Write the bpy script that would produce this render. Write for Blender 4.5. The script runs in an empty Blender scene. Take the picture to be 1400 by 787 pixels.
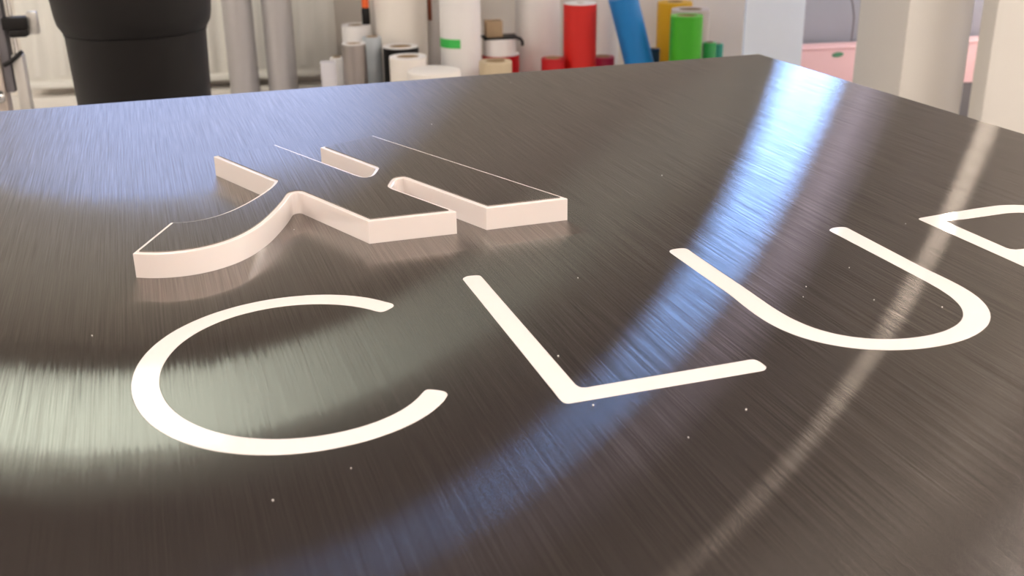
import bpy, bmesh, math, random
from mathutils import Vector, Matrix
from mathutils.geometry import tessellate_polygon

sc = bpy.context.scene
COL = sc.collection
random.seed(4)

# ------------------------------------------------------------------ camera
EYE = 1.186                      # metres above the floor; the sign face lies at 0.900
TOP = 0.900
cam_data = bpy.data.cameras.new('camera')
cam = bpy.data.objects.new('camera', cam_data)
COL.objects.link(cam)
xc = Vector((0.98298049, -0.18324976, -0.01299524))
yc = Vector((0.07943475, 0.36018511, 0.92949277))
zc = xc.cross(yc)
cam.matrix_world = Matrix(((xc.x, yc.x, zc.x, 0), (xc.y, yc.y, zc.y, 0), (xc.z, yc.z, zc.z, EYE), (0, 0, 0, 1)))
cam_data.sensor_width = 36.0
cam_data.lens = 36.0 * 1490.0 / 1400.0
cam_data.clip_start = 0.02
cam_data.dof.use_dof = True
cam_data.dof.focus_distance = 0.86
cam_data.dof.aperture_fstop = 13.0
sc.camera = cam

# ------------------------------------------------------------------ world, exposure
world = bpy.data.worlds.new('world')
sc.world = world
world.use_nodes = True
world.node_tree.nodes['Background'].inputs['Color'].default_value = (0.45, 0.62, 1.0, 1)
world.node_tree.nodes['Background'].inputs['Strength'].default_value = 0.6
sc.view_settings.view_transform = 'Standard'
sc.view_settings.look = 'None'
sc.view_settings.gamma = 1.0
sc.view_settings.use_curve_mapping = False
sc.view_settings.exposure = 0.0

# strength of what gives off light (all of it stands in the room)
LAMP_WARM = ((1.0, 0.885, 0.80), 9.0)      # ceiling lights over and behind the camera
FILL_SIDE = ((1.0, 0.91, 0.83), 22.0)      # fill panels added at the sides to brighten the background
FILL_RIGHT = ((1.0, 0.93, 0.87), 17.0)  # added fill panel before the pillars, lights the background
LAMP_COOL = ((0.88, 1.0, 0.83), 3.1)       # ceiling light in front, left
PANE_LEFT = ((0.49, 0.60, 1.0), 2.0)       # window over the radiator
PANE_RIGHT = ((0.26, 0.48, 1.0), 36.0)      # narrow window beside the pillars
WALL_GLOW = ((0.85, 0.75, 0.95), 3.0)        # added glowing pane, stands in for the bright wall by it
PANE_BLIND = ((1.0, 0.85, 0.72), 26.0)      # blind-covered window behind the pillars

# ------------------------------------------------------------------ outlines of the sign, millimetres in the sign's own frame
C_OUT=[135.6,690.6,132.1,695.2,128.4,699.4,124.5,703.3,120.3,706.7,116.0,709.9,111.4,712.7,106.6,715.2,101.7,717.4,96.6,719.2,91.4,720.8,86.0,722.0,80.6,722.8,75.1,723.4,69.6,723.6,64.0,723.5,58.5,723.1,53.0,722.3,47.5,721.2,42.1,719.9,36.8,718.2,31.7,716.2,26.6,714.0,21.7,711.5,17.0,708.7,12.4,705.6,8.0,702.3,3.9,698.8,-0.1,695.1,-3.9,691.2,-7.4,687.1,-10.8,682.8,-13.8,678.3,-16.7,673.7,-19.3,669.0,-21.7,664.1,-23.9,659.1,-25.8,654.0,-27.5,648.8,-29.0,643.5,-30.2,638.2,-31.2,632.8,-31.9,627.3,-32.5,621.8,-32.8,616.3,-32.8,610.8,-32.7,605.2,-32.3,599.7,-31.6,594.2,-30.8,588.7,-29.7,583.2,-28.3,577.8,-26.8,572.5,-25.0,567.3,-23.0,562.1,-20.7,557.1,-18.2,552.2,-15.5,547.5,-12.6,542.9,-9.4,538.5,-6.0,534.2,-2.4,530.2,1.5,526.4,5.5,522.8,9.8,519.5,14.3,516.5,18.9,513.7,23.7,511.2,28.7,509.0,33.9,507.1,39.1,505.5,44.5,504.2,50.0,503.3,55.5,502.6,61.1,502.3,66.7,502.3,72.3,502.7,77.8,503.3,83.3,504.2,88.7,505.4,94.0,507.0,99.2,508.8,104.2,510.8,109.0,513.2,113.7,515.8,118.2,518.8,122.4,522.0,126.5,525.5,130.5,529.4,134.3,533.7,135.3,535.2,136.4,536.8,137.3,538.3,138.1,539.6,138.5,540.4,138.8,540.9,138.9,541.3,138.9,541.8,138.9,542.4,138.9,543.0,138.8,543.7,138.6,544.3,138.3,544.9,138.0,545.5,137.5,546.1,136.8,546.8,135.6,547.8,134.0,548.9,132.4,549.9,131.1,550.6,130.2,550.9,129.5,551.0,128.9,550.8,128.4,550.6,127.8,550.2,127.2,549.6,126.7,548.9,126.1,548.3,123.1,544.3,119.9,540.6,116.6,537.3,113.2,534.3,109.5,531.5,105.7,529.0,101.7,526.7,97.5,524.7,93.2,522.9,88.7,521.4,84.1,520.2,79.5,519.3,74.7,518.6,69.9,518.2,65.2,518.1,60.4,518.2,55.6,518.7,50.9,519.4,46.2,520.4,41.7,521.7,37.2,523.3,32.9,525.2,28.7,527.3,24.6,529.6,20.7,532.2,17.0,535.0,13.4,538.1,10.0,541.3,6.9,544.7,3.9,548.3,1.1,552.1,-1.5,556.0,-3.9,560.0,-6.1,564.2,-8.1,568.4,-9.9,572.8,-11.5,577.3,-12.9,581.8,-14.1,586.4,-15.1,591.0,-15.9,595.7,-16.5,600.4,-16.9,605.1,-17.1,609.9,-17.1,614.7,-16.9,619.4,-16.5,624.1,-16.0,628.8,-15.2,633.5,-14.2,638.2,-13.0,642.7,-11.6,647.3,-10.0,651.7,-8.2,656.1,-6.2,660.4,-4.1,664.5,-1.7,668.6,0.9,672.5,3.7,676.3,6.7,679.9,9.9,683.4,13.2,686.6,16.8,689.7,20.5,692.6,24.3,695.3,28.4,697.7,32.5,699.9,36.8,701.8,41.2,703.4,45.8,704.8,50.4,705.9,55.1,706.7,59.8,707.3,64.5,707.5,69.3,707.4,74.1,707.0,78.8,706.4,83.4,705.4,88.0,704.2,92.5,702.6,96.9,700.8,101.1,698.7,105.2,696.4,109.1,693.8,112.8,691.0,116.3,687.9,119.6,684.6,122.7,681.1,125.6,677.2,126.4,676.4,127.2,675.5,128.0,674.7,128.8,674.3,129.6,674.2,130.4,674.3,131.3,674.7,132.2,675.2,133.4,675.9,134.6,676.8,135.8,677.8,136.9,678.7,137.7,679.4,138.3,680.2,138.8,680.9,139.2,681.7,139.4,682.6,139.5,683.6,139.5,684.7,139.1,685.8,138.5,686.9,137.6,688.2,136.6,689.4]
L_OUT=[197.9,713.1,198.0,713.6,198.2,714.1,198.3,714.6,198.5,715.1,198.7,715.5,198.9,715.8,199.1,716.1,199.6,716.4,200.2,716.9,201.0,717.5,201.9,718.0,202.9,718.4,204.0,718.5,205.3,718.5,206.6,718.3,207.8,718.1,208.9,717.9,209.9,717.6,210.9,717.1,211.6,716.5,212.0,715.8,212.1,714.8,212.2,713.8,212.3,712.8,212.2,531.0,212.2,529.3,212.3,528.6,212.3,527.9,212.3,527.2,212.5,526.5,212.7,525.7,213.0,524.8,213.4,524.0,213.8,523.4,214.4,523.0,215.0,522.7,215.6,522.5,216.3,522.2,318.4,522.6,319.2,522.6,320.1,522.6,321.1,522.7,322.0,522.7,322.9,522.7,323.8,522.6,324.7,522.4,325.5,522.2,326.2,521.8,326.7,521.2,327.1,520.5,327.4,519.7,327.6,518.8,327.8,518.0,327.9,517.1,328.0,516.2,328.0,515.2,328.1,514.2,328.0,513.1,328.0,512.0,327.9,511.2,327.8,510.6,327.7,510.2,327.5,509.9,327.1,509.4,326.6,508.8,326.0,508.2,325.2,507.6,324.5,507.1,323.8,506.8,323.1,506.7,322.4,506.7,321.7,506.6,202.8,507.2,201.9,507.2,201.3,507.2,200.7,507.2,200.1,507.3,199.6,507.5,199.0,507.9,198.5,508.3,198.0,508.9,197.7,509.7,197.4,510.6,197.3,511.6,197.2,512.7,197.1,514.1,197.1,515.9,197.1,517.8,197.2,519.9,197.2,522.0]
U_OUT=[364.0,710.2,364.1,711.3,364.2,712.5,364.3,713.6,364.6,714.6,364.9,715.4,365.3,716.1,365.9,716.7,366.6,717.2,367.5,717.8,368.6,718.2,369.9,718.6,371.3,718.7,372.9,718.7,374.8,718.5,376.6,718.2,377.9,717.7,378.8,717.0,379.4,716.1,379.8,715.0,380.0,713.8,380.1,712.3,380.1,710.7,380.0,708.9,379.9,707.2,380.0,657.6,380.1,653.9,380.1,650.3,380.2,646.7,380.2,643.1,380.2,639.4,380.3,635.8,380.3,632.1,380.3,628.4,380.2,624.7,380.2,621.0,380.2,617.2,380.1,613.4,380.0,609.6,380.0,605.7,380.0,601.9,379.9,598.0,379.9,594.1,380.0,590.2,380.1,586.3,380.3,582.4,380.5,578.6,380.9,574.8,381.3,571.0,381.9,567.3,382.6,563.6,383.5,560.0,384.5,556.5,385.7,553.0,387.0,549.7,388.5,546.5,390.3,543.3,392.1,540.4,394.2,537.5,396.5,534.8,399.0,532.2,401.6,529.8,404.5,527.6,407.5,525.5,410.6,523.6,414.0,521.9,417.4,520.4,421.0,519.0,424.7,517.9,428.4,517.0,432.3,516.3,436.2,515.8,440.1,515.5,444.1,515.4,448.0,515.5,452.0,515.8,455.8,516.4,459.6,517.1,463.4,518.1,467.0,519.3,470.5,520.7,473.9,522.2,477.2,524.0,480.3,526.0,483.2,528.1,486.0,530.4,488.5,532.9,490.9,535.6,493.1,538.4,495.1,541.3,497.0,544.4,498.6,547.6,500.1,550.9,501.4,554.3,502.5,557.8,503.5,561.4,504.3,565.0,505.0,568.7,505.5,572.5,506.0,576.3,506.4,580.1,506.6,584.0,506.8,587.9,507.0,591.7,507.1,595.6,507.1,599.4,507.2,603.3,507.2,607.1,507.2,610.9,507.2,614.7,507.2,618.4,507.3,622.2,507.3,625.9,507.3,629.6,507.4,633.2,507.6,710.2,507.7,711.5,507.8,712.8,507.9,714.0,508.1,715.0,508.5,715.7,509.0,716.3,509.6,716.8,510.4,717.3,511.4,717.9,512.5,718.6,513.9,719.1,515.3,719.4,517.2,719.5,519.2,719.4,521.2,719.1,522.8,718.6,523.8,718.0,524.3,717.3,524.7,716.4,525.0,715.4,525.1,714.1,525.1,712.6,525.1,711.1,525.0,709.6,523.1,621.8,523.2,618.3,523.3,614.7,523.4,611.2,523.5,607.5,523.7,603.9,523.8,600.3,523.9,596.6,524.0,592.9,524.1,589.2,524.0,585.5,524.0,581.9,523.8,578.2,523.6,574.5,523.2,570.9,522.8,567.2,522.2,563.7,521.5,560.1,520.7,556.6,519.7,553.2,518.6,549.8,517.3,546.5,516.0,543.3,514.4,540.1,512.7,537.1,510.9,534.1,509.0,531.2,506.8,528.5,504.6,525.8,502.2,523.3,499.7,520.8,497.1,518.5,494.4,516.3,491.5,514.3,488.5,512.4,485.5,510.6,482.3,508.9,479.1,507.4,475.8,506.0,472.4,504.8,469.0,503.6,465.5,502.7,461.9,501.8,458.3,501.2,454.7,500.6,451.0,500.2,447.4,500.0,443.7,499.9,440.0,499.9,436.4,500.1,432.7,500.4,429.1,500.8,425.4,501.5,421.9,502.2,418.3,503.1,414.9,504.1,411.4,505.3,408.1,506.6,404.8,508.1,401.6,509.7,398.5,511.4,395.5,513.2,392.6,515.2,389.8,517.4,387.2,519.6,384.6,522.0,382.2,524.5,379.9,527.1,377.8,529.8,375.8,532.6,374.0,535.6,372.3,538.6,370.7,541.7,369.3,545.0,368.1,548.3,367.0,551.6,366.0,555.1,365.2,558.6,364.6,562.1,364.0,565.7,363.6,569.3,363.3,573.0,363.1,576.7,363.0,580.4,362.9,584.1,363.0,587.8,363.0,591.6,363.2,595.3,363.3,599.0,363.5,602.6,363.7,606.3,363.9,609.9,364.1,613.5,364.2,617.1,364.3,620.6,364.4,624.1,364.4,627.6,364.4,631.1,364.3,634.5,364.2,638.0]
B_OUT=[593.2,712.1,594.3,715.0,597.2,716.1,629.2,719.0,657.8,721.0,679.5,721.3,686.6,720.4,693.5,718.4,700.1,715.3,706.1,711.2,711.5,706.1,716.1,700.3,719.8,693.7,722.6,686.6,724.3,679.2,725.0,671.5,724.6,663.8,723.1,656.3,720.5,649.1,717.0,642.4,712.6,636.4,707.3,631.2,701.4,626.8,713.3,615.4,719.4,611.6,725.0,607.1,730.0,601.9,734.3,596.2,737.9,589.9,740.6,583.3,742.5,576.3,743.5,569.2,743.5,562.0,742.7,554.9,740.9,547.9,738.3,541.2,734.9,534.9,730.6,529.1,725.7,523.8,720.2,519.2,714.1,515.3,707.6,512.3,700.7,510.0,693.6,508.7,686.4,508.2,598.9,508.2,594.9,509.4,593.2,512.5]
B_TOPHOLE=[610.0,702.1,609.8,630.9,610.9,627.8,614.0,625.2,621.2,624.6,670.7,624.6,677.2,625.3,683.6,627.2,689.5,630.4,694.8,634.6,699.2,639.9,702.7,645.9,705.1,652.5,706.3,659.4,706.3,666.5,705.1,673.4,702.7,680.0,699.2,686.0,694.8,691.3,689.5,695.5,683.6,698.7,677.2,700.6,670.7,701.3,629.2,700.4]
B_LOWHOLE=[610.3,523.4,679.2,523.4,686.1,523.9,692.7,525.3,699.1,527.6,705.0,530.8,710.4,534.7,715.0,539.4,718.9,544.6,721.8,550.3,723.9,556.4,724.9,562.7,724.9,569.0,723.9,575.3,721.8,581.4,718.9,587.1,715.0,592.3,710.4,597.0,705.0,600.9,699.1,604.1,692.7,606.4,686.1,607.8,679.2,608.3,614.9,608.3,610.9,605.7]
ICON=[-22.8,803.3,-18.0,800.7,-12.9,798.6,-7.7,797.1,-2.4,796.0,3.0,795.5,8.3,795.5,13.6,796.0,18.7,797.0,23.8,798.5,28.6,800.4,33.3,802.8,37.8,805.5,42.1,808.5,46.2,811.9,50.0,815.6,53.7,819.5,57.1,823.7,60.4,828.0,63.4,832.5,66.3,837.1,69.1,841.8,71.7,846.5,74.1,851.3,76.5,856.2,78.7,861.0,80.9,865.8,83.0,870.6,85.1,875.4,87.1,880.2,89.0,885.0,91.0,889.9,92.9,894.8,94.7,899.8,96.5,905.0,98.2,910.3,98.7,911.4,99.1,912.5,99.6,913.6,100.1,914.5,100.5,915.3,101.0,916.0,101.6,916.6,102.3,917.2,103.2,917.8,104.3,918.4,105.5,918.9,106.6,919.3,107.6,919.5,108.7,919.5,109.6,919.5,110.6,919.2,111.5,918.7,112.4,918.1,113.2,917.2,114.1,915.9,115.0,914.2,115.8,912.0,116.7,909.7,117.6,907.5,152.5,818.5,216.9,818.1,187.0,891.8,186.9,892.3,186.7,892.7,186.5,893.2,186.3,894.0,186.0,895.3,185.7,896.9,185.4,898.6,185.2,900.2,185.2,901.4,185.3,902.6,185.4,903.7,185.7,905.1,186.2,906.5,186.7,908.1,187.4,909.9,188.4,912.1,189.6,915.2,191.2,918.8,192.7,922.3,194.2,925.1,195.3,926.9,196.3,928.1,197.3,928.9,198.6,929.5,200.2,930.1,202.2,930.5,204.1,930.6,205.6,930.4,206.7,929.9,207.6,929.1,208.3,928.0,209.0,926.8,209.7,925.3,210.4,923.5,211.0,921.7,211.6,919.9,250.1,818.3,314.0,819.2,210.3,1089.2,157.5,1063.1,189.2,976.9,189.6,975.7,190.0,974.6,190.4,973.4,190.7,972.2,191.0,970.8,191.2,969.3,191.3,967.8,191.2,966.2,191.1,964.8,190.8,963.6,190.3,962.0,189.5,959.9,188.2,956.7,186.6,952.7,184.9,948.7,183.4,945.5,182.1,943.3,181.0,941.5,179.8,940.2,178.6,939.1,177.3,938.2,175.9,937.6,174.5,937.3,173.2,937.3,172.0,937.7,170.9,938.3,169.9,939.3,168.8,940.6,167.7,942.3,166.7,944.4,165.6,946.7,164.5,948.9,110.1,1088.4,54.8,1065.9,98.0,957.8,97.0,952.8,95.6,948.0,93.8,943.3,91.9,938.7,89.7,934.2,87.4,929.8,84.9,925.4,82.4,921.1,79.8,916.8,77.1,912.6,74.4,908.4,71.6,904.3,68.7,900.2,65.8,896.1,62.7,892.1,59.6,888.2,56.3,884.3,52.9,880.7,49.3,877.1,45.5,873.8,41.6,870.7,37.4,868.0,33.1,865.6,28.6,863.6,23.9,862.1,19.1,861.2,14.1,861.0,9.0,861.6,3.9,863.1]
DUST=[(0.2772,0.6866),(0.5754,0.7072),(0.4723,0.6361),(0.2451,0.4499),(0.4092,0.5984),(0.4217,0.6143),(0.2164,0.5671),(0.2120,0.5004),(0.4860,0.5503),(0.4644,1.4007),(0.0305,0.4629),(0.4514,0.5770),(0.0807,1.1325),(0.6757,0.7725),(0.0715,0.4795),(0.4531,0.9107),(0.3017,1.2006),(0.2892,0.4668),(-0.0562,0.7002),(0.0982,0.8721)]

def pts(flat):
    p = [(flat[i] / 1000.0, flat[i + 1] / 1000.0) for i in range(0, len(flat), 2)]
    a = sum(p[i][0] * p[(i + 1) % len(p)][1] - p[i][1] * p[(i + 1) % len(p)][0] for i in range(len(p)))
    return p if a > 0 else p[::-1]

def grow(p, d):
    """outline moved outwards by d (mitred)"""
    n = len(p); out = []
    for i in range(n):
        a, b, c = Vector(p[i - 1]), Vector(p[i]), Vector(p[(i + 1) % n])
        e1 = (b - a).normalized(); e2 = (c - b).normalized()
        n1 = Vector((e1.y, -e1.x)); n2 = Vector((e2.y, -e2.x))
        m = n1 + n2
        if m.length < 1e-6: m = n1.copy()
        m.normalize()
        k = min(1.0 / max(m.dot(n1), 1e-3), 2.2)
        q = b + m * d * k
        out.append((q.x, q.y))
    return out

# ------------------------------------------------------------------ materials
def mat(name, color, rough=0.5, metal=0.0, spec=0.5, noise=0.0, nscale=30.0, emit=None, coat=0.0, sss=0.0, bump=0.0):
    m = bpy.data.materials.new(name); m.use_nodes = True
    nt = m.node_tree; b = nt.nodes['Principled BSDF']
    b.inputs['Base Color'].default_value = (*color, 1)
    b.inputs['Roughness'].default_value = rough
    b.inputs['Metallic'].default_value = metal
    b.inputs['Specular IOR Level'].default_value = spec
    b.inputs['Coat Weight'].default_value = coat
    if sss:
        b.inputs['Subsurface Weight'].default_value = sss
        b.inputs['Subsurface Radius'].default_value = (1.0, 0.8, 0.65)
        b.inputs['Subsurface Scale'].default_value = 0.006
    if noise or bump:
        tc = nt.nodes.new('ShaderNodeTexCoord')
        nz = nt.nodes.new('ShaderNodeTexNoise')
        nz.inputs['Scale'].default_value = nscale; nz.inputs['Detail'].default_value = 4
        nt.links.new(tc.outputs['Object'], nz.inputs['Vector'])
        if noise:
            mx = nt.nodes.new('ShaderNodeMix'); mx.data_type = 'RGBA'
            mx.inputs['A'].default_value = tuple(c * (1 - noise) for c in color) + (1,)
            mx.inputs['B'].default_value = tuple(min(1, c * (1 + noise)) for c in color) + (1,)
            nt.links.new(nz.outputs['Fac'], mx.inputs['Factor'])
            nt.links.new(mx.outputs['Result'], b.inputs['Base Color'])
        if bump:
            bp = nt.nodes.new('ShaderNodeBump'); bp.inputs['Strength'].default_value = bump; bp.inputs['Distance'].default_value = 0.002
            nt.links.new(nz.outputs['Fac'], bp.inputs['Height'])
            nt.links.new(bp.outputs['Normal'], b.inputs['Normal'])
    if emit:
        b.inputs['Emission Color'].default_value = (*emit[0], 1)
        b.inputs['Emission Strength'].default_value = emit[1]
    return m

def brushed_metal():
    """dark brushed sheet: grooves run along the sign's own y axis, so light spreads across them"""
    m = bpy.data.materials.new('brushed_dark_metal'); m.use_nodes = True
    nt = m.node_tree; N = nt.nodes; Lk = nt.links
    N.clear()
    out = N.new('ShaderNodeOutputMaterial')
    gl = N.new('ShaderNodeBsdfAnisotropic')
    gl.inputs['Roughness'].default_value = ROUGH
    gl.inputs['Anisotropy'].default_value = -ANISO
    tc = N.new('ShaderNodeTexCoord')
    def streak(sx, sy, detail):
        mp = N.new('ShaderNodeMapping'); mp.inputs['Scale'].default_value = (sx, sy, 1.0)
        nz = N.new('ShaderNodeTexNoise'); nz.inputs['Scale'].default_value = 1.0; nz.inputs['Detail'].default_value = detail
        nz.inputs['Roughness'].default_value = 0.6
        Lk.new(tc.outputs['Object'], mp.inputs['Vector']); Lk.new(mp.outputs['Vector'], nz.inputs['Vector'])
        return nz.outputs['Fac']
    def math_(op, a, b=None, c=None):
        n = N.new('ShaderNodeMath'); n.operation = op
        for i, v in enumerate((a, b, c)):
            if v is None: continue
            if isinstance(v, (int, float)): n.inputs[i].default_value = v
            else: Lk.new(v, n.inputs[i])
        return n.outputs[0]
    s1 = streak(700.0, 6.0, 3.0)
    s2 = streak(1700.0, 12.0, 2.0)
    s3 = streak(500.0, 20.0, 2.0)
    # the normal leans a little left and right from groove to groove
    k = math_('ADD', math_('MULTIPLY_ADD', s1, TILT, -0.5 * TILT), math_('MULTIPLY_ADD', s2, TILT, -0.5 * TILT))
    ky = math_('MULTIPLY_ADD', s3, TILTY, -0.5 * TILTY)
    cx = N.new('ShaderNodeCombineXYZ'); Lk.new(k, cx.inputs[0]); Lk.new(ky, cx.inputs[1])
    vt = N.new('ShaderNodeVectorTransform'); vt.vector_type = 'VECTOR'; vt.convert_from = 'OBJECT'; vt.convert_to = 'WORLD'
    Lk.new(cx.outputs[0], vt.inputs[0])
    ge = N.new('ShaderNodeNewGeometry')
    va = N.new('ShaderNodeVectorMath'); va.operation = 'ADD'
    Lk.new(ge.outputs['Normal'], va.inputs[0]); Lk.new(vt.outputs[0], va.inputs[1])
    vn = N.new('ShaderNodeVectorMath'); vn.operation = 'NORMALIZE'; Lk.new(va.outputs[0], vn.inputs[0])
    Lk.new(vn.outputs[0], gl.inputs['Normal'])
    tx = N.new('ShaderNodeCombineXYZ'); tx.inputs[0].default_value = 1.0
    vt2 = N.new('ShaderNodeVectorTransform'); vt2.vector_type = 'VECTOR'; vt2.convert_from = 'OBJECT'; vt2.convert_to = 'WORLD'
    Lk.new(tx.outputs[0], vt2.inputs[0]); Lk.new(vt2.outputs[0], gl.inputs['Tangent'])
    # Fresnel of a dark metal: base reflectance rising to 1 at grazing
    lw = N.new('ShaderNodeLayerWeight'); lw.inputs['Blend'].default_value = 0.5
    fac = math_('MULTIPLY', math_('POWER', lw.outputs['Facing'], 5.0), GRAZE)
    mx = N.new('ShaderNodeMix'); mx.data_type = 'RGBA'
    mx.inputs['A'].default_value = (*METAL, 1); mx.inputs['B'].default_value = (0.9, 0.88, 0.86, 1)
    Lk.new(fac, mx.inputs['Factor'])
    # groove-to-groove tone
    tone = math_('ADD', math_('MULTIPLY_ADD', s1, 0.5, 0.65), math_('MULTIPLY_ADD', s2, 0.6, -0.25))
    hs = N.new('ShaderNodeMix'); hs.data_type = 'RGBA'; hs.blend_type = 'MULTIPLY'; hs.inputs['Factor'].default_value = 1.0
    Lk.new(mx.outputs['Result'], hs.inputs['A'])
    cc = N.new('ShaderNodeCombineColor')
    for i in range(3): Lk.new(tone, cc.inputs[i])
    Lk.new(cc.outputs[0], hs.inputs['B'])
    Lk.new(hs.outputs['Result'], gl.inputs['Color'])
    # thin lacquer haze: a little diffuse
    df = N.new('ShaderNodeBsdfDiffuse'); df.inputs['Color'].default_value = (*HAZE, 1)
    ad = N.new('ShaderNodeAddShader'); Lk.new(gl.outputs[0], ad.inputs[0]); Lk.new(df.outputs[0], ad.inputs[1])
    Lk.new(ad.outputs[0], out.inputs['Surface'])
    return m

ROUGH, ANISO = 0.162, 0.880      # alpha across the grooves 0.22, along them 0.003
TILT, TILTY = 0.25, 0.010
METAL, GRAZE = (0.275, 0.256, 0.240), 0.9
HAZE = (0.012, 0.010, 0.009)

M = {}
M['metal'] = brushed_metal()
M['acrylic'] = mat('white_acrylic', (0.80, 0.733, 0.70), 0.06, spec=0.5, sss=0.25)
M['wall'] = mat('cream_wall_paint', (0.86, 0.81, 0.75), 0.85, noise=0.02, nscale=4, bump=0.05)
M['ceiling'] = mat('ceiling_paint', (0.17, 0.147, 0.133), 0.9, noise=0.02, nscale=3)
M['floor'] = mat('grey_floor', (0.42, 0.40, 0.38), 0.5, noise=0.12, nscale=6)
M['upper_wall'] = mat('dimmed_wall_paint', (0.55, 0.52, 0.49), 0.85, noise=0.02, nscale=4, bump=0.05)  # made darker than the lower wall to dim its reflection in the metal
M['trim'] = mat('white_trim', (0.80, 0.76, 0.70), 0.5, noise=0.01)
M['pillar'] = mat('pillar_paint', (0.70, 0.665, 0.61), 0.7, noise=0.02, nscale=5)
M['radiator'] = mat('radiator_enamel', (0.82, 0.80, 0.74), 0.35, noise=0.01)
M['black'] = mat('black_plastic', (0.006, 0.005, 0.005), 0.5, spec=0.3, noise=0.2, nscale=12)
M['cardboard'] = mat('cardboard', (0.42, 0.30, 0.18), 0.85, noise=0.1, nscale=40)
M['tan'] = mat('tan_film', (0.62, 0.50, 0.33), 0.55, noise=0.04)
M['white'] = mat('white_film', (0.88, 0.85, 0.83), 0.4, noise=0.015)
M['cream'] = mat('cream_film', (0.88, 0.82, 0.75), 0.45, noise=0.015)
M['lavender'] = mat('lavender_white_card', (0.66, 0.64, 0.68), 0.6, noise=0.02)
M['daylit_white'] = mat('daylight_tinted_white', (0.76, 0.84, 0.96), 0.55, noise=0.015)  # white with the blue of the daylight put into the colour
M['silver'] = mat('silver_film', (0.50, 0.48, 0.48), 0.38, metal=0.55, noise=0.03)
M['taupe'] = mat('taupe_metal_film', (0.42, 0.38, 0.36), 0.3, metal=0.85, noise=0.03)
M['bluegrey'] = mat('blue_grey_film', (0.48, 0.52, 0.55), 0.4, noise=0.02)
M['red'] = mat('red_film', (0.62, 0.010, 0.005), 0.5, noise=0.03)
M['darkred'] = mat('dark_red_film', (0.50, 0.003, 0.008), 0.5, noise=0.03)
M['crimson'] = mat('crimson_film', (0.42, 0.010, 0.055), 0.35, noise=0.03)
M['blue'] = mat('blue_film', (0.005, 0.20, 0.55), 0.42, noise=0.03)
M['navy'] = mat('navy_film', (0.004, 0.04, 0.09), 0.4, noise=0.03)
M['yellow'] = mat('yellow_film', (0.74, 0.42, 0.003), 0.45, noise=0.03)
M['rose'] = mat('rose_beige_film', (0.62, 0.54, 0.49), 0.45, noise=0.02)
M['green'] = mat('green_film', (0.05, 0.40, 0.010), 0.4, noise=0.04)
M['greenlight'] = mat('green_film_edge', (0.09, 0.50, 0.02), 0.4, noise=0.03)
M['teal'] = mat('teal_film', (0.06, 0.42, 0.30), 0.35, noise=0.03)
M['midgreen'] = mat('mid_green_film', (0.06, 0.42, 0.12), 0.35, noise=0.03)
M['tape'] = mat('green_tape', (0.05, 0.52, 0.09), 0.5, noise=0.03)
M['pink'] = mat('pink_enamel', (0.97, 0.63, 0.66), 0.5, noise=0.015)
M['badge'] = mat('green_badge', (0.10, 0.30, 0.17), 0.5, noise=0.05)
M['grey'] = mat('wall_shade_grey', (0.41, 0.43, 0.50), 0.7, noise=0.04, nscale=5)  # grey tone of the back wall in shade, as a colour
M['darkgrey'] = mat('dark_grey_steel', (0.16, 0.15, 0.16), 0.5, noise=0.05)
M['orange'] = mat('orange_plastic', (0.85, 0.13, 0.02), 0.4, noise=0.03)
M['rust'] = mat('red_brown_paper', (0.33, 0.10, 0.05), 0.6, noise=0.05)
M['chrome'] = mat('chrome', (0.75, 0.74, 0.72), 0.15, metal=1.0, noise=0.02)
M['alu'] = mat('aluminium', (0.62, 0.61, 0.58), 0.35, metal=0.8, noise=0.03)
M['beige'] = mat('beige_enamel', (0.55, 0.47, 0.41), 0.5, noise=0.02)
M['bench'] = mat('bench_top', (0.35, 0.26, 0.18), 0.6, noise=0.15, nscale=15)
M['frame'] = mat('window_frame', (0.75, 0.74, 0.72), 0.4, noise=0.01)
M['dust'] = mat('dust', (0.85, 0.82, 0.78), 0.8, noise=0.05)

# ------------------------------------------------------------------ mesh helpers
def link(name, bm, m, parent=None, loc=(0, 0, 0), sharp=35):
    bmesh.ops.recalc_face_normals(bm, faces=bm.faces)
    me = bpy.data.meshes.new(name); bm.to_mesh(me); bm.free()
    me.materials.append(m)
    me.shade_smooth(); me.set_sharp_from_angle(angle=math.radians(sharp))
    o = bpy.data.objects.new(name, me); COL.objects.link(o)
    o.location = loc
    if parent: o.parent = parent
    return o

def empty(name, loc=(0, 0, 0), rz=0.0):
    o = bpy.data.objects.new(name, None); COL.objects.link(o)
    o.location = loc; o.rotation_euler = (0, 0, rz); o.empty_display_size = 0.05
    return o

def tag(o, label, cat, group=None):
    o['label'] = label; o['category'] = cat
    if group: o['group'] = group
    return o

def struct(o, label=None):
    o['kind'] = 'structure'
    if label: o['label'] = label
    return o

def add_box(bm, x0, x1, y0, y1, z0, z1, bev=0.0):
    b2 = bmesh.new()
    bmesh.ops.create_cube(b2, size=1.0)
    for v in b2.verts:
        v.co = Vector((x0 + (v.co.x + .5) * (x1 - x0), y0 + (v.co.y + .5) * (y1 - y0), z0 + (v.co.z + .5) * (z1 - z0)))
    if bev:
        bmesh.ops.bevel(b2, geom=list(b2.edges), offset=bev, segments=2, profile=0.5, affect='EDGES')
    tmp = bpy.data.meshes.new('tmp'); b2.to_mesh(tmp); b2.free(); bm.from_mesh(tmp); bpy.data.meshes.remove(tmp)

def box(name, dims, m, parent=None, bev=0.0):
    bm = bmesh.new(); add_box(bm, *dims, bev=bev)
    return link(name, bm, m, parent)

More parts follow.
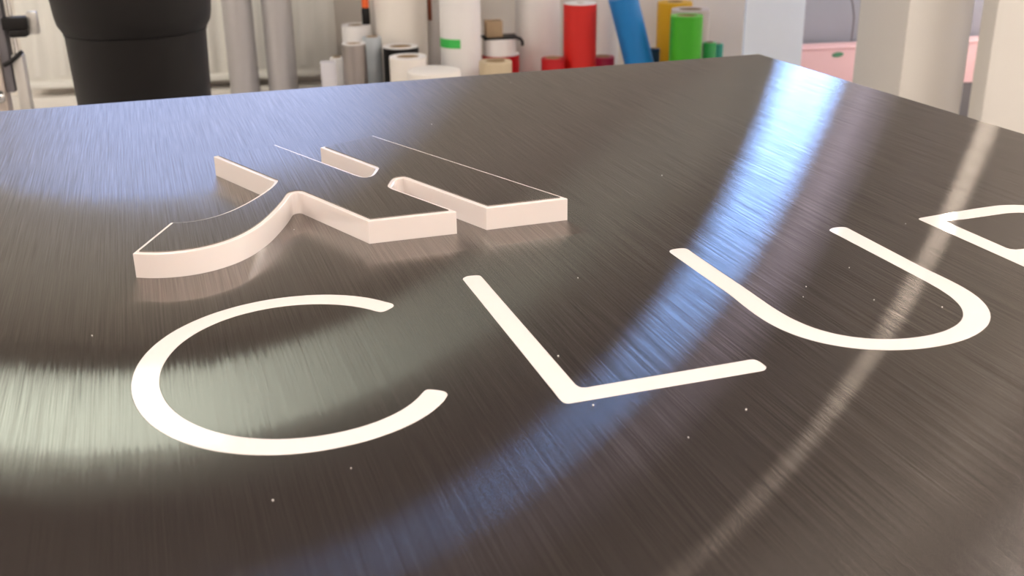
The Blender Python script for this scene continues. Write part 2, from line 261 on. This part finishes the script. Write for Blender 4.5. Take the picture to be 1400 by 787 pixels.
def add_lathe(bm, prof, seg=40, cx=0.0, cy=0.0, close=False, a0=0.0, a1=None):
    full = a1 is None
    n = seg if full else seg + 1
    span = 2 * math.pi if full else a1 - a0
    rings = []
    for r, z in prof:
        if r < 1e-6:
            rings.append([bm.verts.new((cx, cy, z))])
        else:
            rings.append([bm.verts.new((cx + r * math.cos(a0 + span * i / seg), cy + r * math.sin(a0 + span * i / seg), z)) for i in range(n)])
    pairs = list(zip(rings, rings[1:])) + ([(rings[-1], rings[0])] if close else [])
    for A, B in pairs:
        for i in range(n if full else n - 1):
            j = (i + 1) % n
            if len(A) == 1 and len(B) == 1: continue
            if len(A) == 1: bm.faces.new((A[0], B[i], B[j]))
            elif len(B) == 1: bm.faces.new((A[i], B[0], A[j]))
            else: bm.faces.new((A[i], B[i], B[j], A[j]))
    return rings

def lathe(name, prof, m, parent=None, seg=40, close=False, loc=(0, 0, 0)):
    bm = bmesh.new(); add_lathe(bm, prof, seg, close=close)
    return link(name, bm, m, parent, loc)

def add_tube(bm, path, r, seg=10):
    path = [Vector(p) for p in path]; rings = []
    for i, p in enumerate(path):
        t = (path[min(i + 1, len(path) - 1)] - path[max(i - 1, 0)]).normalized()
        up = Vector((0, 0, 1)) if abs(t.z) < 0.9 else Vector((1, 0, 0))
        a = t.cross(up).normalized(); b = t.cross(a)
        rings.append([bm.verts.new(p + r * (math.cos(k * 2 * math.pi / seg) * a + math.sin(k * 2 * math.pi / seg) * b)) for k in range(seg)])
    for A, B in zip(rings, rings[1:]):
        for k in range(seg): bm.faces.new((A[k], A[(k + 1) % seg], B[(k + 1) % seg], B[k]))
    bm.faces.new(rings[0][::-1]); bm.faces.new(rings[-1])

def add_solid(bm, outer, holes, z0, z1, cham=0.0):
    """flat-topped solid with holes; cham bevels the upper rim"""
    loops = [(outer, 1)] + [(h, -1) for h in holes]
    zr = [(z0, 0.0), (z1 - cham, 0.0), (z1, -cham)] if cham else [(z0, 0.0), (z1, 0.0)]
    vs = []                                              # vs[loop][ring][i]
    for p, sgn in loops:
        rings = []
        for z, d in zr:
            q = p if d == 0 else grow(p, d * sgn)
            rings.append([bm.verts.new((x, y, z)) for x, y in q])
        for A, B in zip(rings, rings[1:]):
            n = len(A)
            for i in range(n):
                j = (i + 1) % n
                bm.faces.new((A[i], A[j], B[j], B[i]))
        vs.append(rings)
    for k in (0, -1):
        poly = [[v.co.copy() for v in r[k]] for r in vs]
        flat = [v for r in vs for v in r[k]]
        for t in tessellate_polygon([[Vector((c.x, c.y, 0)) for c in p] for p in poly]):
            try: bm.faces.new([flat[i] for i in t])
            except ValueError: pass

# ------------------------------------------------------------------ the room
XL, XR, YF, YB, ZC = -3.2, 5.6, -3.0, 5.6, 3.0
struct(box('floor', (XL, XR, YF, YB, -0.1, 0.0), M['floor']))
struct(box('ceiling', (XL, XR, YF, YB, ZC, ZC + 0.1), M['ceiling']))
struct(box('wall_back', (XL - .1, XR + .1, YB, YB + 0.1, 0, 1.30), M['wall']))
struct(box('wall_back_upper', (XL - .1, XR + .1, YB, YB + 0.1, 1.30, ZC), M['upper_wall']))
struct(box('wall_front', (XL - .1, XR + .1, YF - 0.1, YF, 0, ZC), M['wall']))
struct(box('wall_left', (XL - 0.1, XL, YF, YB, 0, ZC), M['wall']))
struct(box('wall_right', (XR, XR + 0.1, YF, YB, 0, ZC), M['wall']))
struct(box('baseboard_back', (XL, XR, YB - 0.035, YB, 0.0, 0.14), M['trim'], bev=0.006))
struct(box('trim_3', (-1.33, 0.15, 5.44, YB - 0.036, 0.0, 0.150), M['trim'], bev=0.01), 'white pipe boxing under the radiator')

# white pillars on the right, floor to ceiling
bm = bmesh.new(); add_box(bm, 2.026, 2.272, 3.5, 3.85, 0, ZC, bev=0.006)
struct(link('trim_1', bm, M['pillar']), 'square cream pillar to the right of the pink cabinet')
bm = bmesh.new(); add_box(bm, 2.225, 2.75, 3.30, 3.385, 0, ZC, bev=0.006)
struct(link('trim_2', bm, M['pillar']), 'cream wall end at the right edge')

def window(name, x0, x1, z0, z1, emit, mull=()):
    bm = bmesh.new(); fw = 0.045; y1 = YB - 0.001; y0 = YB - 0.05
    add_box(bm, x0 - fw, x0, y0, y1, z0 - fw, z1 + fw); add_box(bm, x1, x1 + fw, y0, y1, z0 - fw, z1 + fw)
    add_box(bm, x0, x1, y0, y1, z0 - fw, z0); add_box(bm, x0, x1, y0, y1, z1, z1 + fw)
    for mx in mull: add_box(bm, mx - .02, mx + .02, y0, y1, z0, z1)
    w = struct(link(name, bm, M['frame']))
    em = mat('lit_glass_' + name, (0.05, 0.06, 0.08), 0.1, emit=emit)
    edges = [x0] + [v for mx in mull for v in (mx - .02, mx + .02)] + [x1]
    for a, b in zip(edges[0::2], edges[1::2]):
        box('pane', (a, b, YB - 0.02, YB - 0.012, z0, z1), em, w)
    box('window_sill', (x0 - .08, x1 + .08, YB - 0.11, YB - .001, z0 - fw - .03, z0 - fw), M['trim'], w, bev=.004)
    return w
window('window_1', -1.38, 0.36, 1.20, 2.20, PANE_LEFT, mull=(-0.51,))
window('window_2', 2.51, 2.85, 1.42, 2.00, PANE_RIGHT)
window('wall_glow_pane', 2.60, 3.02, 2.14, 2.74, WALL_GLOW)  # added glow in place of the lit wall beside the pillar
window('window_3', 3.40, 3.95, 2.45, 2.81, PANE_BLIND)

# ------------------------------------------------------------------ ceiling lights
def ceiling_light(x0, x1, y0, y1, emit, label, group=None):
    r = empty('ceiling_light', ((x0 + x1) / 2, (y0 + y1) / 2, ZC - 0.05))
    hx, hy, fw = (x1 - x0) / 2, (y1 - y0) / 2, 0.02
    bm = bmesh.new()
    add_box(bm, -hx - fw, -hx, -hy - fw, hy + fw, -0.01, 0.05); add_box(bm, hx, hx + fw, -hy - fw, hy + fw, -0.01, 0.05)
    add_box(bm, -hx, hx, -hy - fw, -hy, -0.01, 0.05); add_box(bm, -hx, hx, hy, hy + fw, -0.01, 0.05)
    link('frame', bm, M['frame'], r)
    box('diffuser', (-hx, hx, -hy, hy, 0.0, 0.045), mat('lit_diffuser', (0.8, 0.8, 0.8), 0.5, emit=emit), r)
    return tag(r, label, 'ceiling light', group)
ceiling_light(-2.0, -0.5, 4.3, 5.1, LAMP_COOL, 'cool white ceiling light panel above the radiator')
ceiling_light(-0.9, 0.3, -0.7, 0.3, LAMP_WARM, 'warm white ceiling light panel overhead left of the workbench', 'overhead light panels')
ceiling_light(0.9, 2.1, -0.7, 0.3, LAMP_WARM, 'warm white ceiling light panel overhead right of the workbench', 'overhead light panels')
ceiling_light(-0.9, 0.3, -2.4, -1.6, LAMP_WARM, 'warm white ceiling light panel at the front of the room, left', 'overhead light panels')
ceiling_light(0.9, 2.1, -2.4, -1.6, LAMP_WARM, 'warm white ceiling light panel at the front of the room, right', 'overhead light panels')

ceiling_light(-3.0, -2.2, 1.4, 2.9, FILL_SIDE, 'added warm white fill panel on the ceiling by the left wall', 'added fill panels')  # this and the next two panels are added to light the back
ceiling_light(3.0, 4.4, 0.3, 1.9, FILL_RIGHT, 'added warm white fill panel on the ceiling before the pillars at the right', 'added fill panels')
ceiling_light(4.5, 5.4, 3.6, 5.0, FILL_SIDE, 'added warm white fill panel on the ceiling in the far right corner', 'added fill panels')

# ------------------------------------------------------------------ workbench and the sign lying on it
ROT = math.radians(8.003)
PX0, PX1, PY0, PY1, PT = -0.200, 0.8865, 0.172, 1.4692, 0.004
ca, sa = math.cos(ROT), math.sin(ROT)
def frame_xy(x, y): return (x * ca - y * sa, x * sa + y * ca)
bx, by = frame_xy((PX0 + PX1) / 2, (PY0 + PY1) / 2)
bench = empty('workbench', (bx, by, 0), ROT)
hx, hy = (PX1 - PX0) / 2 - 0.05, (PY1 - PY0) / 2 - 0.05
box('bench_top', (-hx, hx, -hy, hy, TOP - PT - 0.04, TOP - PT), M['bench'], bench, bev=0.004)
for sx in (-1, 1):
    for sy in (-1, 1):
        box('leg', (sx * (hx - .06) - .03, sx * (hx - .06) + .03, sy * (hy - .06) - .03, sy * (hy - .06) + .03, 0, TOP - PT - 0.04), M['darkgrey'], bench, bev=0.004)
for sy in (-1, 1):
    box('rail', (-hx + .09, hx - .09, sy * (hy - .06) - .015, sy * (hy - .06) + .015, TOP - .16, TOP - .10), M['darkgrey'], bench)
tag(bench, 'workbench with steel legs carrying the brushed metal sign', 'table')

sign = empty('sign', (*frame_xy(0, 0), TOP - PT), ROT)
tag(sign, 'large dark brushed metal sign with white letters and raised icon, lying flat on the workbench', 'sign')
c_o, l_o, u_o, b_o, b_1, b_2, ic = (pts(v) for v in (C_OUT, L_OUT, U_OUT, B_OUT, B_TOPHOLE, B_LOWHOLE, ICON))
GAP = 0.00025
bm = bmesh.new()
add_solid(bm, [(PX0, PY0), (PX1, PY0), (PX1, PY1), (PX0, PY1)], [grow(o, GAP)[::-1] for o in (c_o, l_o, u_o, b_o)], 0.0, PT)
for h in (b_1, b_2): add_solid(bm, grow(h, -GAP), [], 0.0, PT)
face = link('face_panel', bm, M['metal'], sign); face['label'] = 'dark brushed metal face with grain running away from the viewer'
LET = 0.00012
def letter(outer, holes, lab):
    bm = bmesh.new(); add_solid(bm, outer, [h[::-1] for h in holes], 0.0002, PT + LET, cham=0.00012)
    o = link('letter', bm, M['acrylic'], sign, sharp=25); o['label'] = lab
letter(c_o, [], 'white letter C set flush in the metal')
letter(l_o, [], 'white letter L set flush in the metal')
letter(u_o, [], 'white letter U set flush in the metal')
letter(b_o, [b_1, b_2], 'white letter B set flush in the metal')
IH = 0.0199; RIM = 0.0036
bm = bmesh.new(); add_solid(bm, grow(ic, RIM), [], PT, PT + IH - 0.0009, cham=0.0005)
block = link('icon_block', bm, M['acrylic'], sign, sharp=25); block['label'] = 'thick white acrylic block of the icon'
bm = bmesh.new(); add_solid(bm, ic, [], PT + IH - 0.0009, PT + IH)
f2 = link('icon_face', bm, M['metal'], block); f2['label'] = 'dark brushed metal top of the icon'

# specks of dust on the metal
bm = bmesh.new()
for x, y in DUST:
    s = random.uniform(0.00035, 0.0006)
    bmesh.ops.create_icosphere(bm, subdivisions=1, radius=s, matrix=Matrix.Translation((x, y, PT + s * 0.6)))
d = link('dust', bm, M['dust'], sign); d['kind'] = 'stuff'

# ------------------------------------------------------------------ black bin
bn = empty('waste_bin', (-0.352, 2.42, 0))
lathe('body', [(0.0, 0.0), (0.108, 0.0), (0.112, 0.01), (0.1415, 0.852), (0.1435, 0.858), (0.138, 0.858), (0.136, 0.850), (0.107, 0.02), (0.0, 0.02)], M['black'], bn, 56)
lathe('collar', [(0.0, 0.800), (0.100, 0.812), (0.126, 0.832), (0.142, 0.858), (0.1525, 0.876), (0.156, 0.892), (0.165, 0.985), (0.171, 0.99), (0.171, 1.0), (0.155, 1.0), (0.150, 0.985), (0.140, 0.89), (0.110, 0.84), (0.0, 0.83)], M['black'], bn, 56)
for k in range(8):
    bm = bmesh.new(); add_box(bm, 0.112, 0.1365, -0.008, 0.008, 0.70, 0.85)
    bmesh.ops.rotate(bm, verts=bm.verts, matrix=Matrix.Rotation(math.radians(22 + 45 * k), 3, 'Z'))
    link('rib', bm, M['black'], bn)
tag(bn, 'round black plastic waste bin with a wide collar, behind the sign', 'bin')

# ------------------------------------------------------------------ radiator with vertical flutes
ra = empty('radiator', (-0.59, 5.49, 0.19))
bm = bmesh.new()
W, Hh, n = 0.725, 0.62, 13
prof = []
for i in range(n * 6 + 1):
    t = i / 6.0; x = -W + 2 * W * i / (n * 6)
    ph = t % 1.0
    d = 0.020 * max(0.0, min(1.0, (0.5 - abs(ph - 0.5)) * 6 - 0.5))
    prof.append((x, -0.025 - d))
rows = []
for z, k in ((0.035, 0.0), (0.06, 1.0), (Hh - 0.06, 1.0), (Hh - 0.035, 0.0)):
    rows.append([bm.verts.new((x, -0.026 + (y + 0.025) * k, z)) for x, y in prof])
for A, B in zip(rows, rows[1:]):
    for i in range(len(A) - 1): bm.faces.new((A[i], A[i + 1], B[i + 1], B[i]))
link('fluted_panel', bm, M['radiator'], ra)
box('back_panel', (-W, W, -0.02, 0.045, 0.01, Hh - 0.01), M['radiator'], ra, bev=0.004)
box('lower_lip', (-W, W, -0.05, 0.03, 0.0, 0.036), M['radiator'], ra, bev=0.010)
box('upper_lip', (-W, W, -0.05, 0.03, Hh - 0.036, Hh), M['radiator'], ra, bev=0.010)
for x in (-W + .15, W - .15):
    box('bracket', (x - .02, x + .02, 0.044, 0.109, 0.1, 0.5), M['radiator'], ra)
tag(ra, 'white fluted panel radiator on the back wall behind the bin', 'radiator')

# ------------------------------------------------------------------ rolls of film standing on the floor
def roll(name, label, x, y, r, h, m, cap=None, core=0.038, lean=None, cat='roll', group='film rolls along the back wall', capm=None):
    o = empty(name, (x, y, 0))
    core = min(core, r * 0.62)
    seg = 40
    lathe('film', [(core, 0.0), (r - .002, 0.0), (r, .002), (r, h - .003), (r - .003, h), (core + .001, h), (core, h - .001)], m, o, seg, close=True)
    if cap != 'solid':
        lathe('core', [(core - .0045, 0.004), (core - .0005, 0.004), (core - .0005, h + .002), (core - .0045, h + .002)], M['cardboard'], o, 28, close=True)
    if cap == 'ring':
        lathe('film_edge', [(core + .0015, h + .0005), (r - .001, h + .0005), (r - .0005, h + .004), (core + .0015, h + .004)], capm or M['white'], o, seg, close=True)
    if cap == 'solid':
        lathe('end_cap', [(0.0, h + .012), (r * .55, h + .012), (r + .003, h + .009), (r + .005, h + .004), (r + .005, h - .02), (r + .001, h - .02), (r + .001, h + .0005), (0.0, h + .0005)], capm or M['white'], o, seg)
    if lean: o.rotation_euler = lean
    return tag(o, label, cat, group)

roll('film_roll', 'tall silver grey roll next to the black bin', -0.306, 5.2, 0.068, 1.16, M['silver'])
roll('film_roll', 'tall silver grey roll before the radiator, second from the black bin', -0.131, 5.2, 0.068, 1.22, M['silver'])
roll('film_roll', 'small white roll left of the steel grey roll', 0.123, 5.1, 0.033, 0.338, M['white'])
box_ = box('carton', (-0.034, 0.034, -0.03, 0.03, 0, 0.345), M['lavender'], bev=.003); box_.location = (0.078, 4.95, 0)
tag(box_, 'narrow pale lavender carton standing before the small white roll', 'box')
roll('film_roll', 'short steel grey roll with white edge and brown core', 0.195, 4.9, 0.053, 0.425, M['taupe'], cap='ring')
roll('film_roll', 'pale blue grey roll right of the steel grey roll', 0.284, 5.05, 0.043, 0.431, M['bluegrey'])
roll('film_roll', 'white roll behind the steel grey one carrying a spray can', 0.223, 5.2, 0.067, 0.462, M['white'], cap='ring')
sp = empty('spray_can', (0.271, 5.2, 0.466))
lathe('can', [(0, 0), (.017, 0), (.019, .003), (.019, .068), (.015, .076), (0, .076)], M['black'], sp, 24)
lathe('cap', [(0, .0765), (.0165, .0765), (.0165, .118), (.013, .128), (0, .13)], M['orange'], sp, 24)
tag(sp, 'small black spray can with orange cap on a white roll', 'can')
roll('film_roll', 'thick tall cream roll right of the spray can', 0.432, 5.275, 0.132, 1.18, M['cream'])
roll('film_roll', 'short black roll with white edge and brown core', 0.408, 5.0, 0.081, 0.388, M['black'], cap='ring', core=0.055)
roll('film_roll', 'short white roll standing before the black roll', 0.422, 4.815, 0.081, 0.372, M['cream'], core=0.05, cap='ring')
tb = empty('lidded_tub', (0.510, 4.6, 0))
lathe('tub', [(0, 0), (.095, 0), (.1, .004), (.108, .33), (.0, .33)], M['white'], tb, 48)
lathe('lid', [(0, .352), (.10, .352), (.112, .348), (.114, .338), (.114, .322), (.109, .322), (.109, .331), (0, .331)], M['cream'], tb, 48)
tag(tb, 'round white tub with a lid, nearest of the white containers', 'tub')
tw = roll('film_roll', 'thin white roll with red-brown strip behind the green taped roll', 0.603, 5.32, 0.037, 1.0, M['white'])
bm = bmesh.new(); add_lathe(bm, [(.0375, .46), (.0395, .46), (.0395, .8), (.0375, .8)], 6, close=True, a0=math.radians(215), a1=math.radians(245))
s_ = link('strip', bm, M['rust'], tw); s_['label'] = 'red-brown paper strip'
gt = roll('film_roll', 'tall white roll with a strip of green tape', 0.691, 5.05, 0.094, 1.2, M['white'])
bm = bmesh.new(); add_lathe(bm, [(.0945, .375), (.0958, .375), (.0958, .415), (.0945, .415)], 12, close=True, a0=math.radians(176), a1=math.radians(261))
s_ = link('tape', bm, M['tape'], gt); s_['label'] = 'bright green tape'
roll('film_roll', 'short red roll under the black tray, with a white end cap', 0.885, 5.1, 0.088, 0.318, M['darkred'], cap='ring')
lathe_o = lathe('film_roll', [(0.045, 0.3225), (0.076, 0.3225), (0.078, 0.325), (0.078, 0.392), (0.076, 0.394), (0.045, 0.394)], M['white'], None, 40, close=True, loc=(0.88, 5.1, 0))
tag(lathe_o, 'narrow white roll lying on top of the short red roll', 'roll', 'film rolls along the back wall')
ty = empty('tray', (0.885, 5.1, 0.3945))
bm = bmesh.new(); add_box(bm, -.085, .078, -.06, .06, 0, .008, bev=.002); link('plate', bm, M['black'], ty)
bm = bmesh.new(); add_tube(bm, [(.07, -.055, .004), (.084, -.056, .0), (.093, -.057, -.012), (.094, -.057, -.032)], .007, 10); link('hook', bm, M['black'], ty)
tag(ty, 'flat black tray with a bent hook on the red roll stack', 'tray')
cb = box('cardboard_box', (-.038, .038, -.04, .04, 0, .072), M['cardboard'], bev=.002); cb.location = (0.852, 5.1, 0.403)
tag(cb, 'small brown cardboard box on the black tray', 'box')
roll('film_roll', 'short tan roll in front of the short red roll', 0.809, 4.8, 0.073, 0.341, M['tan'], core=0.045)
roll('film_roll', 'tall white roll left of the tall red roll', 1.096, 5.25, 0.108, 1.2, M['white'])
roll('film_roll', 'short dark red roll at the left foot of the tall red roll', 1.093, 4.9, 0.054, 0.325, M['darkred'])
roll('film_roll', 'tall red roll with a white end, left of the leaning blue roll', 1.230, 4.95, 0.076, 0.556, M['red'], cap='ring', core=0.02)
roll('film_roll', 'short crimson roll right of the tall red roll', 1.382, 5.1, 0.056, 0.286, M['crimson'])
roll('film_roll', 'tall narrow white roll behind the crimson roll', 1.456, 5.3, 0.058, 1.1, M['white'])
roll('film_roll', 'blue roll leaning to the left', 1.585, 4.9, 0.067, 0.612, M['blue'], lean=(0, math.radians(-16.2), 0))
roll('film_roll', 'small navy roll at the right foot of the blue roll', 1.640, 5.1, 0.025, 0.313, M['navy'], core=0.012)
roll('film_roll', 'yellow roll behind the green roll', 1.818, 5.35, 0.087, 0.496, M['yellow'])
roll('film_roll', 'rose beige roll between the yellow and the green roll', 1.770, 4.98, 0.089, 0.505, M['rose'], core=0.06, cap='ring', capm=M['rose'])
roll('film_roll', 'bright green open roll, tallest of the green ones', 1.682, 4.78, 0.073, 0.505, M['green'], core=0.062, cap='ring', capm=M['greenlight'])
roll('film_roll', 'small mid green roll at the right foot of the bright green roll', 1.824, 4.85, 0.030, 0.372, M['midgreen'])
roll('film_roll', 'small teal roll right of the small mid green roll', 1.905, 4.95, 0.023, 0.348, M['teal'], core=0.012)

# ------------------------------------------------------------------ right side: white cabinet, grey board, pink cabinet
wc = empty('white_board', (1.853, 4.215, 0))
box('board', (-.126, .126, -.012, .012, 0.02, 1.02), M['daylit_white'], wc, bev=.003)
for sx in (-1, 1): box('foot', (sx * .09 - .012, sx * .09 + .012, -.1, .1, 0, .02), M['grey'], wc)
tag(wc, 'narrow white board with blue daylight put into its colour, standing left of the pink cabinet', 'board')
gb = empty('wall_shade_board', (2.80, 4.78, 0))  # board added where the back wall lies in shade
box('board', (-.75, .75, -.012, .012, .02, 1.12), M['grey'], gb, bev=.003)
for sx in (-1, 1): box('foot', (sx * .7 - .02, sx * .7 + .02, -.05, .12, 0, .02), M['darkgrey'], gb)
tag(gb, 'added grey board standing in for the shaded back wall behind the pink cabinet', 'board')
pk = empty('pink_cabinet', (2.72, 4.66, 0))
box('body', (-.62, .62, -.06, .055, .175, .357), M['pink'], pk, bev=.006)
box('top_lip', (-.63, .63, -.066, .058, .357, .370), M['pink'], pk, bev=.006)
box('base', (-.58, .58, -.045, .05, .0, .175), M['darkgrey'], pk, bev=.004)
bm = bmesh.new()
add_lathe(bm, [(0, 0), (.026, 0), (.028, .002), (.026, .005), (0, .006)], 28)
bmesh.ops.scale(bm, vec=(1.0, .40, 1.0), verts=bm.verts)
bmesh.ops.rotate(bm, verts=bm.verts, matrix=Matrix.Rotation(math.radians(90), 3, 'X'))
bmesh.ops.rotate(bm, verts=bm.verts, matrix=Matrix.Rotation(math.radians(-4), 3, 'Y'))
bd = link('badge', bm, M['badge'], pk, loc=(2.338 - 2.72, -.0605, .334)); bd['label'] = 'small green oval badge'
tag(pk, 'low pink cabinet with green oval badge on a dark base', 'cabinet')
bm = bmesh.new()
add_tube(bm, [(2.45, 4.70, .3735), (2.452, 4.70, .43), (2.45, 4.695, .48), (2.435, 4.69, .54), (2.41, 4.69, .60), (2.40, 4.69, .68), (2.43, 4.69, .74), (2.48, 4.695, .74), (2.52, 4.70, .66), (2.53, 4.70, .52), (2.53, 4.70, .3735)], .004, 8)
cbl = link('cable', bm, M['darkgrey'])
tag(cbl, 'thin dark cable looping up from the pink cabinet beside the pillar', 'cable')

# ------------------------------------------------------------------ clamp stand at the left edge
st = empty('clamp_stand', (-0.79, 3.2, 0))
box('foot', (-.12, .10, -.14, .14, 0, .03), M['darkgrey'], st, bev=.006)
box('column', (-.075, -.036, -.03, .03, .03, .98), M['beige'], st, bev=.004)
box('slide', (-.034, -.012, -.022, .022, .60, .97), M['darkgrey'], st, bev=.003)
box('rail', (-.008, .022, -.018, .02, .03, .70), M['alu'], st, bev=.004)
bm = bmesh.new(); add_lathe(bm, [(0, .70), (.0105, .70), (.0105, 1.02), (0, 1.02)], 20); link('pole', bm, M['chrome'], st)
bm = bmesh.new(); add_box(bm, -.014, .050, -.03, .02, .768, .800, bev=.003); add_box(bm, .0, .045, -.032, .02, .748, .768, bev=.004)
link('clamp', bm, M['black'], st)
box('bracket', (.046, .074, -.012, .012, .752, .812), M['alu'], st, bev=.004)
bm = bmesh.new(); add_tube(bm, [(-.026, -.03, .676), (-.005, -.034, .686), (.028, -.036, .712)], .006, 10); link('lever', bm, M['black'], st)
bm = bmesh.new(); bmesh.ops.create_uvsphere(bm, u_segments=20, v_segments=12, radius=.020, matrix=Matrix.Translation((-.052, -.045, .594))); link('knob', bm, M['chrome'], st)
tag(st, 'metal clamp stand with black clamp and lever at the left edge', 'stand')
